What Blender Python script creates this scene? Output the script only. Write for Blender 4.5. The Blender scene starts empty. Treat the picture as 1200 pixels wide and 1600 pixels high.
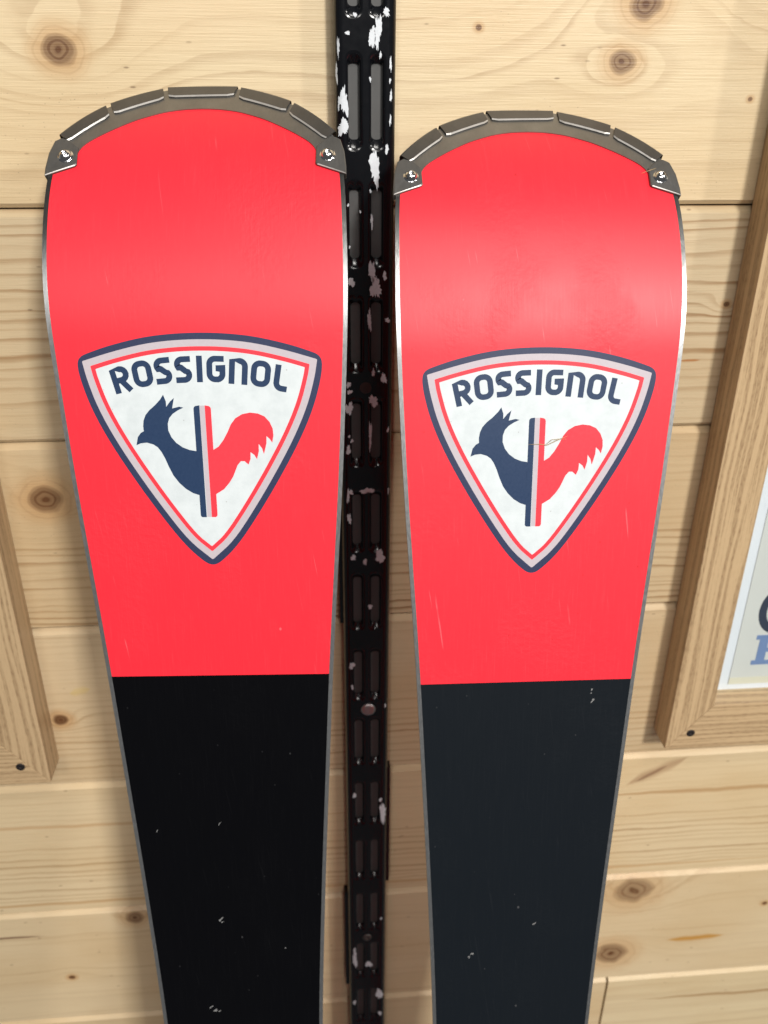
import bpy, bmesh, math, random
import numpy as np
from mathutils import Vector, Matrix
from mathutils.geometry import tessellate_polygon

random.seed(7)
MM = 0.001
H0 = 1.53                      # lens height above the shop floor, metres
scene = bpy.context.scene
COL = scene.collection

# ------------------------------------------------------------------ camera
PITCH, YAW, ROLL = math.radians(27.332), math.radians(5.008), math.radians(0.4647)
fw = Vector((math.sin(YAW)*math.cos(PITCH), math.cos(YAW)*math.cos(PITCH), -math.sin(PITCH)))
r0 = Vector((math.cos(YAW), -math.sin(YAW), 0)); u0 = r0.cross(fw)
rt = r0*math.cos(ROLL) + u0*math.sin(ROLL); upv = u0*math.cos(ROLL) - r0*math.sin(ROLL)
cd = bpy.data.cameras.new('camera'); cam = bpy.data.objects.new('camera', cd); COL.objects.link(cam)
cam.matrix_world = Matrix(((rt.x, upv.x, -fw.x, 0), (rt.y, upv.y, -fw.y, 0), (rt.z, upv.z, -fw.z, H0), (0, 0, 0, 1)))
cd.sensor_fit = 'VERTICAL'; cd.sensor_height = 36; cd.sensor_width = 36
cd.lens = 1388.3/1600*36
cd.clip_start = 0.01; cd.clip_end = 50
cd.dof.use_dof = True; cd.dof.focus_distance = 0.345; cd.dof.aperture_fstop = 15
scene.camera = cam

# ------------------------------------------------------------------ light (shop ceiling panels) and exposure
world = bpy.data.worlds.new('World'); scene.world = world; world.use_nodes = True
bg = world.node_tree.nodes['Background']
bg.inputs[0].default_value = (0.97, 0.98, 1.0, 1); bg.inputs[1].default_value = 0.085

def lamp(name, loc, target, sx, sy, power, color=(1, 0.965, 0.915)):
    l = bpy.data.lights.new(name, 'AREA'); l.shape = 'RECTANGLE'; l.size = sx; l.size_y = sy
    l.energy = power; l.color = color
    o = bpy.data.objects.new(name, l); COL.objects.link(o); o.location = loc
    o.rotation_euler = (Vector(target) - Vector(loc)).to_track_quat('-Z', 'Y').to_euler()
    return o
CZ = H0 + 1.35
for lx, ly, sx, sy, pw in ((0.95, -2.25, 0.28, 0.28, 74), (0.35, -0.70, 0.6, 0.22, 9), (2.3, -1.3, 0.14, 0.35, 26), (-0.75, -2.5, 0.5, 0.5, 19), (0.9, -4.2, 1.2, 0.4, 34)):
    lamp('ceiling_light', (lx, ly, CZ), (0.05, 0.42, H0-0.25), sx, sy, pw)

vs = scene.view_settings
vs.view_transform = 'Standard'; vs.look = 'None'; vs.exposure = 0.0; vs.gamma = 1; vs.use_curve_mapping = False
scene.render.engine = 'CYCLES'
scene.cycles.max_bounces = 5; scene.cycles.diffuse_bounces = 3; scene.cycles.glossy_bounces = 3; scene.cycles.transparent_max_bounces = 6

# ------------------------------------------------------------------ helpers
def W(x, y, z):                # millimetres relative to the lens -> metres
    return (x*MM, y*MM, z*MM + H0)

def mk(name, verts, faces, mat, parent=None, smooth=False, bevel=0, raw=False):
    me = bpy.data.meshes.new(name); me.from_pydata([tuple(v) for v in verts], [], faces)
    bm = bmesh.new(); bm.from_mesh(me)
    if not raw: bmesh.ops.recalc_face_normals(bm, faces=bm.faces)
    if bevel:
        bmesh.ops.bevel(bm, geom=[e for e in bm.edges if len(e.link_faces) == 2 and e.calc_face_angle() > 0.6],
                        offset=bevel, segments=2, profile=0.6, affect='EDGES')
    bm.to_mesh(me); bm.free()
    for p in me.polygons: p.use_smooth = smooth
    if mat: me.materials.append(mat)
    o = bpy.data.objects.new(name, me); COL.objects.link(o)
    if parent: o.parent = parent
    return o

def tag(o, label=None, cat=None, group=None, kind=None):
    if label: o['label'] = label
    if cat: o['category'] = cat
    if group: o['group'] = group
    if kind: o['kind'] = kind
    return o

def empty(name, loc=(0, 0, 0)):
    o = bpy.data.objects.new(name, None); o.empty_display_size = 0.02; COL.objects.link(o); o.location = loc
    return o

def prism(loop2d, y0, y1, to3d):
    """closed polygon extruded between depths; to3d(a, b, y) -> vertex"""
    n = len(loop2d)
    v = [to3d(a, b, y0) for a, b in loop2d] + [to3d(a, b, y1) for a, b in loop2d]
    tri = tessellate_polygon([[Vector((a, b, 0)) for a, b in loop2d]])
    f = [tuple(t) for t in tri] + [tuple(i+n for i in reversed(t)) for t in tri]
    f += [(i, (i+1) % n, (i+1) % n + n, i+n) for i in range(n)]
    return v, f

def box(x0, x1, y0, y1, z0, z1):
    v = [(x, y, z) for z in (z0, z1) for y in (y0, y1) for x in (x0, x1)]
    f = [(0, 2, 3, 1), (4, 5, 7, 6), (0, 1, 5, 4), (2, 6, 7, 3), (0, 4, 6, 2), (1, 3, 7, 5)]
    return v, f

# ------------------------------------------------------------------ node helper
class NT:
    def __init__(s, name):
        s.m = bpy.data.materials.new(name); s.m.use_nodes = True
        s.t = s.m.node_tree; s.n = s.t.nodes; s.b = s.n['Principled BSDF']
        s.tc = s.n.new('ShaderNodeTexCoord')
    def L(s, a, b): s.t.links.new(a, b)
    def put(s, sock, v):
        if isinstance(v, bpy.types.NodeSocket): s.L(v, sock)
        else: sock.default_value = v
    def math(s, op, a, b=0.0, c=None, clamp=False):
        n = s.n.new('ShaderNodeMath'); n.operation = op; n.use_clamp = clamp
        s.put(n.inputs[0], a); s.put(n.inputs[1], b)
        if c is not None: s.put(n.inputs[2], c)
        return n.outputs[0]
    def add(s, a, b): return s.math('ADD', a, b)
    def mul(s, a, b): return s.math('MULTIPLY', a, b)
    def sub(s, a, b): return s.math('SUBTRACT', a, b)
    def sstep(s, x, e0, e1, o0=0.0, o1=1.0):
        n = s.n.new('ShaderNodeMapRange'); n.interpolation_type = 'SMOOTHSTEP'
        s.put(n.inputs[0], x); n.inputs[1].default_value = e0; n.inputs[2].default_value = e1
        n.inputs[3].default_value = o0; n.inputs[4].default_value = o1
        return n.outputs[0]
    def comb(s, x, y, z):
        n = s.n.new('ShaderNodeCombineXYZ')
        for i, v in enumerate((x, y, z)): s.put(n.inputs[i], v)
        return n.outputs[0]
    def sep(s, v):
        n = s.n.new('ShaderNodeSeparateXYZ'); s.L(v, n.inputs[0]); return n.outputs
    def noise(s, vec, scale=1.0, detail=2.0, rough=0.5, dims='3D', dist=0.0):
        n = s.n.new('ShaderNodeTexNoise'); n.noise_dimensions = dims
        n.inputs['Scale'].default_value = scale; n.inputs['Detail'].default_value = detail
        n.inputs['Roughness'].default_value = rough; n.inputs['Distortion'].default_value = dist
        if dims == '1D': s.put(n.inputs['W'], vec)
        else: s.L(vec, n.inputs['Vector'])
        return n.outputs[0]
    def voro(s, vec, scale=1.0, rnd=1.0):
        n = s.n.new('ShaderNodeTexVoronoi'); n.inputs['Scale'].default_value = scale
        n.inputs['Randomness'].default_value = rnd; s.L(vec, n.inputs['Vector']); return n.outputs
    def mix(s, f, a, b):
        n = s.n.new('ShaderNodeMix'); n.data_type = 'RGBA'; s.put(n.inputs[0], f)
        for i, v in ((6, a), (7, b)):
            if isinstance(v, bpy.types.NodeSocket): s.L(v, n.inputs[i])
            else: n.inputs[i].default_value = (*v, 1) if len(v) == 3 else v
        return n.outputs[2]
    def bump(s, h, strength, dist, prev=None):
        n = s.n.new('ShaderNodeBump'); s.put(n.inputs['Strength'], strength)
        n.inputs['Distance'].default_value = dist; s.L(h, n.inputs['Height'])
        if prev: s.L(prev, n.inputs['Normal'])
        return n.outputs[0]
    def set(s, **k):
        for a, v in k.items():
            a = a.replace('_', ' ')
            if isinstance(v, tuple) and len(v) == 3: v = (*v, 1)
            s.put(s.b.inputs[a], v)
        return s.m

def plain(name, color, rough=0.5, metal=0.0, var=0.12, scale=300, bump=0.0):
    g = NT(name); o = g.tc.outputs['Object']
    nz = g.noise(o, scale, 4, 0.6)
    c = g.mix(nz, tuple(x*(1-var) for x in color), tuple(min(1, x*(1+var)) for x in color))
    kw = dict(Base_Color=c, Metallic=metal, Roughness=g.add(g.mul(nz, 0.15), rough-0.07))
    if bump: kw['Normal'] = g.bump(nz, bump, 0.0004)
    return g.set(**kw)

# ------------------------------------------------------------------ pine boards
def pine(name, seed, pale, line, spacing, contrast, knots=(), streaks=(), warp=14, dense=None, gloss=0.42):
    """knots: (x, z, core radius, reach, darkness)  streaks: (x0, x1, z, slope, half thickness, colour, strength)"""
    pale = (pale[0]*0.965, pale[1]*1.0, pale[2]*0.985)
    g = NT(name)
    ox, oy, oz = g.sep(g.tc.outputs['Object'])
    x = g.mul(ox, 1000.0); z = g.mul(g.sub(oz, H0), 1000.0)
    def nz(fx, fz, off, det=2, rough=0.5, dist=0.0):
        return g.noise(g.comb(g.mul(x, fx), seed*7.31+off, g.mul(z, fz)), 1, det, rough, dist=dist)
    # growth-ring height field
    h = g.add(z, g.mul(g.sub(nz(0.0035, 0.010, 0), 0.5), warp*2))
    h = g.add(h, g.mul(g.sub(nz(0.02, 0.06, 3, 3, 0.55), 0.5), 5.5))
    kn1 = g.sub(nz(0.11, 0.11, 20, 1), 0.5)
    core = None; halo = None; krings = None
    for i, (kx, kz, kr, reach, dark) in enumerate(knots):
        dx = g.sub(x, kx); dz = g.sub(z, kz)
        dx = g.add(dx, g.mul(kn1, kr*0.6)); dz = g.add(dz, g.mul(kn1, kr*-0.45))
        d2 = g.add(g.math('POWER', g.math('ABSOLUTE', g.mul(dx, 1/(reach*1.6))), 2.0), g.math('POWER', g.math('ABSOLUTE', g.mul(dz, 1/reach)), 2.0))
        e = g.math('EXPONENT', g.mul(d2, -1.0))
        h = g.add(h, g.mul(e, reach*1.5*(1 if i % 2 == 0 else -1)))
        r = g.math('SQRT', g.add(g.math('POWER', g.math('ABSOLUTE', g.mul(dx, 0.85)), 2.0), g.math('POWER', g.math('ABSOLUTE', dz), 2.0)))
        rr = g.mul(r, 1/kr)
        c = g.mul(g.sstep(rr, 1.02, 0.72), dark)
        ring = g.mul(g.sstep(g.math('SINE', g.mul(rr, 15.0)), 0.2, 1.0), g.sstep(rr, 2.2, 0.3))
        hl = g.mul(g.sstep(rr, 2.4, 0.9), dark)
        ctr = g.mul(g.sstep(rr, 0.38, 0.0), dark)
        c = g.math('MINIMUM', g.add(g.mul(c, 0.85), g.add(g.mul(ctr, 0.45), g.mul(g.mul(ring, c), 0.22))), 1.0)
        rg = g.mul(ring, dark*0.5)
        core = c if core is None else g.math('MAXIMUM', core, c)
        halo = hl if halo is None else g.math('MAXIMUM', halo, hl)
        krings = rg if krings is None else g.math('MAXIMUM', krings, rg)
    h2 = g.add(h, g.mul(g.sub(g.noise(g.mul(h, 0.035), 1, 2, 0.6, dims='1D'), 0.5), spacing*2.6))
    w = g.mul(h2, 1.0/spacing)
    fr = g.math('FRACT', w)
    late = g.mul(g.sstep(fr, 0.48, 0.88), g.sstep(fr, 1.0, 0.93))
    rowamp = g.noise(g.math('FLOOR', w), 3.7, 0, dims='1D')
    late = g.mul(late, g.sstep(rowamp, 0.25, 0.75, 0.25, 1.0))
    zone = nz(0.004, 0.022, 60, 1)
    if dense is not None:
        zc, zw = dense
        dd = g.math('ABSOLUTE', g.mul(g.sub(z, zc), 1/zw))
        zone = g.add(g.mul(zone, 0.3), g.sstep(dd, 1.1, 0.4, 0.12, 0.75))
    late = g.mul(late, g.sstep(zone, 0.30, 0.70, 0.25, 1.0))
    late = g.mul(late, g.sstep(nz(0.012, 0.3, 66, 1), 0.25, 0.65, 0.45, 1.0))
    fib = nz(0.03, 1.5, 70, 3, 0.7)
    fib2 = nz(0.35, 1.6, 75, 2, 0.65)
    blot = nz(0.008, 0.02, 80, 3)
    col = g.mix(g.math('MINIMUM', g.mul(late, contrast*1.25), 1.0), pale, line)
    col = g.mix(g.mul(g.sstep(blot, 0.38, 0.72), 0.42), col, tuple(a*b for a, b in zip(pale, (0.84, 0.74, 0.60))))
    col = g.mix(g.mul(g.sstep(fib, 0.45, 0.75), 0.34), col, tuple(a*b for a, b in zip(pale, (0.74, 0.68, 0.60))))
    col = g.mix(g.mul(g.sstep(fib2, 0.55, 0.85), 0.14), col, tuple(min(1, a*1.25) for a in pale))
    # resin flecks
    vv = g.voro(g.comb(g.mul(x, 0.055), seed*3.0, g.mul(z, 0.16)), 1)
    fleck = g.mul(g.sstep(vv['Distance'], 0.095, 0.03), g.sstep(g.noise(g.comb(g.mul(x, 0.02), seed+5.0, g.mul(z, 0.03)), 1, 2), 0.42, 0.55))
    col = g.mix(g.mul(fleck, 0.65), col, (0.16, 0.09, 0.05))
    v3 = g.voro(g.comb(g.mul(x, 0.30), seed*5.0, g.mul(z, 0.42)), 1)
    grime = g.mul(g.sstep(v3['Distance'], 0.13, 0.05), g.sstep(blot, 0.50, 0.64))
    col = g.mix(g.mul(grime, 0.45), col, (0.20, 0.15, 0.11))
    if core is not None:
        col = g.mix(g.mul(halo, 0.62), col, (0.50, 0.28, 0.11))
        col = g.mix(krings, col, (0.30, 0.17, 0.08))
        col = g.mix(core, col, (0.12, 0.05, 0.018))
    for (x0, x1, sz, sl, ht, cc, st) in streaks:
        zc = g.add(g.mul(g.sub(x, (x0+x1)/2), sl), sz)
        zc = g.add(zc, g.mul(g.sub(nz(0.04, 0.0, 90+sz), 0.5), ht*1.5))
        dz = g.math('ABSOLUTE', g.sub(z, zc)); ln = (x1-x0)/2
        dx = g.math('ABSOLUTE', g.mul(g.sub(x, (x0+x1)/2), 1/ln))
        tw = g.mul(g.sstep(dx, 1.0, 0.35), ht)
        m_ = g.mul(g.sstep(g.math('DIVIDE', dz, g.add(tw, 0.02)), 1.35, 0.15), g.sstep(dx, 1.0, 0.7))
        col = g.mix(g.mul(m_, st), col, cc)
    nrm = g.bump(fib, 0.35, 0.0006)
    return g.set(Base_Color=col, Roughness=g.add(g.mul(fib, 0.18), gloss-0.08), Normal=nrm, Specular_IOR_Level=0.45)

WALL = 422.6
PALE = (0.66, 0.505, 0.325); LINE = (0.33, 0.20, 0.095)
wall = empty('wall', W(0, WALL+14, -700))
tag(wall, 'pale pine board wall behind the skis', 'wall', kind='structure')
bx = -560; ex = 620
SEAM = [276.1, 163.2, 50.3, -62.6, -174.5, -286.6, -401.7, -514.0, -626.8, -739.7, -852.6, -965.5]
specs = {
 2: dict(spacing=11, contrast=0.42, warp=26, pale=(0.72, 0.56, 0.36),
         knots=[(-99, 0, 6.2, 24, 0.85), (147, 19, 6.5, 26, 0.85), (139.5, -3, 5.2, 15, 0.75), (75.5, 9.8, 1.3, 5, 0.9), (200, -17.3, 1.1, 4, 0.8)],
         streaks=[(10, 62, 12, 0.06, 0.6, (0.40, 0.25, 0.12), 0.5)]),
 3: dict(spacing=5.6, contrast=0.85, warp=7, pale=(0.62, 0.48, 0.31), dense=(-105, 60),
         knots=[(206.5, -109.4, 1.5, 5, 0.9)], streaks=[(186, 199, -138, 0.03, 0.7, (0.38, 0.14, 0.03), 0.85)]),
 4: dict(spacing=4.6, contrast=0.85, warp=7, pale=(0.63, 0.47, 0.29), dense=(-262, 38), knots=[(-138.4, -205.5, 8.0, 15, 0.85)]),
 5: dict(spacing=4.8, contrast=0.75, warp=8, pale=(0.65, 0.49, 0.31), dense=(-372, 40), knots=[(-152.9, -350.2, 4.2, 7, 1.0)],
         streaks=[(-146, -132, -329, 0.25, 3.0, (0.62, 0.45, 0.10), 0.35)]),
 6: dict(spacing=5.2, contrast=0.62, warp=8, pale=(0.70, 0.535, 0.335), dense=(-480, 34), knots=[],
         streaks=[(-330, 60, -436, -0.012, 1.6, (0.46, 0.27, 0.12), 0.55), (150, 480, -436, 0.0, 2.2, (0.42, 0.25, 0.11), 0.75),
                  (196, 240, -417, 0.55, 5.0, (0.30, 0.16, 0.08), 0.55), (203, 226, -419, 0.62, 1.8, (0.17, 0.08, 0.04), 0.6), (-400, 400, -505, 0.002, 1.6, (0.47, 0.28, 0.12), 0.6)]),
 7: dict(spacing=15, contrast=0.35, warp=10, pale=(0.68, 0.52, 0.33),
         knots=[(-131, -523.5, 6.0, 10, 0.7), (-181, -580.8, 2.2, 8, 1.0), (218, -530, 13.0, 22, 0.62), (210, -597, 11.0, 18, 0.72), (320, -552.8, 2.0, 6, 0.9)],
         streaks=[(-262, -188, -536, 0.0, 1.2, (0.14, 0.06, 0.03), 0.85), (248, 298, -585.5, 0.03, 3.0, (0.48, 0.23, 0.035), 0.9)]),
 8: dict(spacing=16, contrast=0.35, warp=10, pale=(0.70, 0.55, 0.35), streaks=[(214, 520, -655, 0.0, 2.0, (0.36, 0.22, 0.10), 0.85)]),
}
def plank(i, x0, x1, zt, zb, mat):
    bt, bb, dp = 3.0, 2.0, 14.0             # top bevel, bottom bevel, thickness
    prof = [(WALL+dp, zt-0.5), (WALL+bt, zt-0.5), (WALL+0.35, zt-0.5-bt+0.35), (WALL, zt-0.5-bt), (WALL, zb+0.4+bb), (WALL+0.3, zb+0.4+bb-0.3), (WALL+bb, zb+0.4), (WALL+dp, zb+0.4)]
    n = len(prof)
    v = [W(x0, *p) for p in prof] + [W(x1, *p) for p in prof]
    f = [(k, (k+1) % n, (k+1) % n+n, k+n) for k in range(n)] + [tuple(range(n)), tuple(range(2*n-1, n-1, -1))]
    o = mk('plank', v, f, mat)
    o.parent = wall; o.matrix_parent_inverse = Matrix.Translation(wall.location).inverted()
    return o
for i in range(len(SEAM)-1):
    sp = dict(spacing=9, contrast=0.6, warp=10, pale=PALE); sp.update(specs.get(i, {}))
    m = pine('pine_board', i+1.37, sp['pale'], LINE, sp['spacing'], sp['contrast'], sp.get('knots', ()), sp.get('streaks', ()), sp['warp'], sp.get('dense'))
    if i == 8:
        m2 = pine('pine_board', 33.1, (0.66, 0.50, 0.31), LINE, 14, 0.4, (), (), 10)
        plank(i, bx, 210.6, SEAM[i], SEAM[i+1], m2); plank(i, 212.4, ex, SEAM[i], SEAM[i+1], m)
    else:
        plank(i, bx, ex, SEAM[i], SEAM[i+1], m)
v, f = box(bx, ex, WALL+14.2, WALL+24, SEAM[-1], SEAM[0])
o = mk('backing', [W(*p) for p in v], f, plain('dark_backing', (0.10, 0.06, 0.035), 0.8))
o.parent = wall; o.matrix_parent_inverse = Matrix.Translation(wall.location).inverted()

# ------------------------------------------------------------------ slotted shelf upright
def gloss_black():
    g = NT('black_gloss_paint'); o = g.tc.outputs['Object']
    nz = g.noise(o, 260, 3, 0.6)
    return g.set(Base_Color=(0.004, 0.0045, 0.006), Roughness=g.add(g.mul(nz, 0.10), 0.13), Normal=g.bump(g.noise(o, 160, 1), 0.07, 0.0008), Specular_IOR_Level=0.5)
BLACK = gloss_black()
GREYM = plain('grey_inner_steel', (0.078, 0.078, 0.077), 0.5, 0.0, 0.15, 200)
CHIP = plain('bare_primer', (0.66, 0.70, 0.74), 0.5, 0.0, 0.15, 900)
SX, SY, SD, SZ0 = 26.80, 410.6, 9.682, -18.48
rail = empty('shelf_upright', W(SX, WALL, -965)); RO = Vector(rail.location)
tag(rail, 'black slotted shelf upright with chipped paint between the two skis', 'shelf upright')
def rl(x, y, z): return Vector(W(x, y, z)) - RO
zt, zb = 281.5, -968.5
def round_rect(cx, cz, hw_, hh, r, n=5):
    pts = []
    for qx, qz, a0 in ((1, 1, 0), (-1, 1, 90), (-1, -1, 180), (1, -1, 270)):
        for k in range(n+1):
            a = math.radians(a0 + 90*k/n)
            pts.append((cx+qx*(hw_-r)+r*math.cos(a), cz+qz*(hh-r)+r*math.sin(a)))
    return pts
V, F = [], []
k0, k1 = -6, 18
for k in range(k0, k1+1):
    cz = SZ0 - 50*k
    outer = [(SX-9.2, cz-25), (SX+9.2, cz-25), (SX+9.2, cz+25), (SX-9.2, cz+25)]
    holes = [round_rect(SX+s*SD/2, cz, 3.9, 19.4, 3.4) for s in (-1, 1)]
    polys = [outer] + [list(reversed(h)) for h in holes]
    flat = [p for q in polys for p in q]
    tri = tessellate_polygon([[Vector((a, b, 0)) for a, b in q] for q in polys])
    b0 = len(V); V += [rl(a, SY, b) for a, b in flat]; F += [tuple(b0+i for i in t) for t in tri]
    for s in (-1, 1):                          # rolled rims leading down into the slot
        rings = [round_rect(SX+s*SD/2, cz, 3.9-dw, 19.4-dh, 3.4-dw) for dw, dh in ((0, 0), (0.5, 0.6), (1.05, 1.5), (1.45, 3.0), (1.6, 4.6))]
        deps = (0, 0.10, 0.50, 1.4, 2.6)
        b0 = len(V); n = len(rings[0])
        for rg, dp in zip(rings, deps): V += [rl(a, SY+dp, b) for a, b in rg]
        for q in range(4):
            F += [(b0+q*n+i, b0+q*n+(i+1) % n, b0+(q+1)*n+(i+1) % n, b0+(q+1)*n+i) for i in range(n)]
o = mk('web', V, F, BLACK, rail)
for p in o.data.polygons: p.use_smooth = len(p.vertices) == 4
for s in (-1, 1):                              # rounded flanges running back to the wall
    pr = [(9.2, 0)] + [(9.2+3.6*math.sin(a), 3.6-3.6*math.cos(a)) for a in np.linspace(0.15, math.pi/2, 7)] + [(12.8, 11.6), (11.6, 11.6), (11.6, 4.0), (9.2, 1.2)]
    n = len(pr); v = [rl(SX+s*a, SY+b, zb) for a, b in pr] + [rl(SX+s*a, SY+b, zt) for a, b in pr]
    f = [(i, (i+1) % n, (i+1) % n+n, i+n) for i in range(n)] + [tuple(range(n)), tuple(range(2*n-1, n-1, -1))]
    mk('flange', v, f, BLACK, rail, smooth=False)
v, f = box(SX-9.0, SX+9.0, SY+3.8, SY+5.0, zb, zt)
mk('inner_strip', [Vector(W(*p))-RO for p in v], f, GREYM, rail)
for x0, x1, z0, z1 in ((-15.2, -12.9, -600, -505), (-14.6, -12.9, -285, -170), (12.9, 14.8, -495, -395)):
    v, f = box(SX+x0, SX+x1, SY+5, SY+11.8, z0, z1); mk('side_strip', [Vector(W(*p))-RO for p in v], f, BLACK, rail)  # narrow black strips standing out beside the flanges

def screw(name, x, z, y, r, mat, parent, base, slot=True, dome=0.9):
    rings = [(1.0, 0.0), (1.0, 0.35), (0.9, 0.7), (0.6, 0.9), (0.28, 1.0)]
    n = 20; v = []; f = []
    for rr, hh in rings: v += [Vector(W(x+r*rr*math.cos(2*math.pi*i/n), y-dome*hh, z+r*rr*math.sin(2*math.pi*i/n)))-base for i in range(n)]
    for q in range(len(rings)-1): f += [(q*n+i, q*n+(i+1) % n, (q+1)*n+(i+1) % n, (q+1)*n+i) for i in range(n)]
    c0 = (len(rings)-1)*n
    if slot:                                   # sunk drive recess
        v += [Vector(W(x+r*0.22*math.cos(2*math.pi*i/n), y-dome*0.45, z+r*0.22*math.sin(2*math.pi*i/n)))-base for i in range(n)]
        f += [(c0+i, c0+(i+1) % n, c0+n+(i+1) % n, c0+n+i) for i in range(n)]; c0 += n
    f.append(tuple(c0+i for i in range(n)))
    return mk(name, v, f, mat, parent, smooth=True)
STEEL = plain('zinc_screw', (0.55, 0.55, 0.55), 0.38, 1.0, 0.15, 900)
DARKSCREW = plain('dark_screw', (0.035, 0.03, 0.03), 0.5, 0.6, 0.2, 900)
screw('screw', 27.6, -343.4, SY-0.05, 4.3, STEEL, rail, RO, False, 1.3)
screw('screw', 26.6, -544, SY-0.05, 3.2, plain('dull_screw', (0.16, 0.15, 0.14), 0.5, 0.9), rail, RO, True, 1.0)
hp = [(26.6+2.9*math.cos(a), -144.8+2.9*math.sin(a)) for a in np.linspace(0, 2*math.pi, 20, endpoint=False)]
v, f = prism(hp, SY-0.04, SY+0.3, lambda a, b, y: rl(a, y, b)); mk('screw_hole', v, f, plain('dark_hole', (0.03, 0.02, 0.018), 0.7), rail)

# pixel positions on the photographed upright, turned into millimetres on its front face
Rm = np.array([list(rt), list(upv), list(fw)])
def on_plane(px, py, Y):
    d = Rm.T @ np.array([(px-600)/1388.32, (800-py)/1388.32, 1.0]); d *= Y/d[1]; return d[0], d[2]
def blob(cx, cz, rx, rz, seed, n=16, rough=0.35, skew=0.0, jag=0.0):
    rnd = random.Random(seed); pts = []; ph = [rnd.uniform(0, 6.28) for _ in range(4)]
    for i in range(n):
        a = 2*math.pi*i/n
        r = 1+rough*(0.55*math.sin(2*a+ph[0])+0.4*math.sin(3*a+ph[1])+0.35*math.sin(5*a+ph[2]))+rnd.uniform(-rough, rough)*0.5+jag*(rnd.random()**3-0.2)*(1 if i % 3 else -1.6)
        x = rx*r*math.cos(a); z = rz*r*math.sin(a); pts.append((cx+x+skew*z, cz+z))
    return pts
chips = [(599, 609, 13, 25), (577, 586, 40, 76), (586, 596, 23, 74), (532, 543, 135, 180), (529, 543, 186, 212), (602, 607, 226, 240), (579, 593, 236, 289), (577, 586, 408, 440), (580, 594, 432, 467),
 (544, 554, 435, 447), (598, 604, 425, 437), (575, 580, 484, 516), (602, 609, 497, 504), (581, 586, 577, 587), (596, 603, 583, 600), (541, 548, 597, 606), (543, 550, 609, 616),
 (577, 590, 618, 635), (540, 551, 630, 648), (576, 581, 662, 698), (541, 548, 697, 710), (542, 546, 766, 786), (545, 552, 766, 772), (564, 584, 763, 771), (543, 549, 803, 818), (548, 556, 868, 875), (568, 573, 873, 883),
 (586, 601, 861, 878), (575, 582, 945, 951), (546, 554, 1035, 1045), (594, 602, 1255, 1288), (551, 557, 1240, 1246), (551, 558, 1485, 1510), (572, 581, 1502, 1511), (588, 597, 1545, 1560), (540, 546, 48, 55), (552, 557, 19, 27), (593, 596, 80, 92), (544, 547, 680, 684), (548, 552, 686, 692), (592, 597, 1247, 1252),
 (527, 530, 58, 90), (525, 527, 100, 130), (528, 531, 150, 172), (609, 612, 88, 112), (608, 611, 122, 130), (610, 612, 140, 160), (609, 611, 180, 196), (543, 545, 318, 323), (562, 564, 329, 333), (545, 548, 384, 388), (577, 580, 120, 128), (578, 580, 296, 302), (579, 583, 336, 356), (605, 608, 668, 676), (606, 608, 764, 772), (549, 552, 1070, 1078), (601, 603, 1100, 1106), (594, 597, 1433, 1437), (552, 556, 1563, 1570), (591, 596, 1580, 1586)]
for i, (x0, x1, y0, y1) in enumerate(chips):
    cx, cz = on_plane((x0+x1)/2, (y0+y1)/2, SY); ax, _ = on_plane(x0, (y0+y1)/2, SY); bx2, _ = on_plane(x1, (y0+y1)/2, SY)
    _, az = on_plane((x0+x1)/2, y0, SY); _, bz = on_plane((x0+x1)/2, y1, SY)
    lp = blob(cx, cz, max(0.4, abs(bx2-ax)/2), abs(az-bz)/2, i*13+5, 46, 0.34, jag=0.30)
    def bend(a, b, y):                         # follow the rounded edge of the channel
        e = abs(a-SX)-9.2
        if e > 0:
            e = min(e, 3.4); ang = math.asin(e/3.6); y = y + 3.6-3.6*math.cos(ang)
            a = SX+math.copysign(9.2+e, a-SX)
        return rl(a, y, b)
    v, f = prism(lp, SY-0.10, SY+0.05, lambda a, b, y: (a, y, b))
    o = mk('paint_chip', v, f, CHIP, rail)
    bm = bmesh.new(); bm.from_mesh(o.data)
    for e in (9.2, 10.0, 10.8, 11.6, 12.2):
        for sg in (-1, 1): bmesh.ops.bisect_plane(bm, geom=bm.verts[:]+bm.edges[:]+bm.faces[:], plane_co=(SX+sg*e, 0, 0), plane_no=(1, 0, 0))
    for q in bm.verts: q.co = bend(q.co.x, q.co.z, q.co.y)
    bm.to_mesh(o.data); bm.free()

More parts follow.
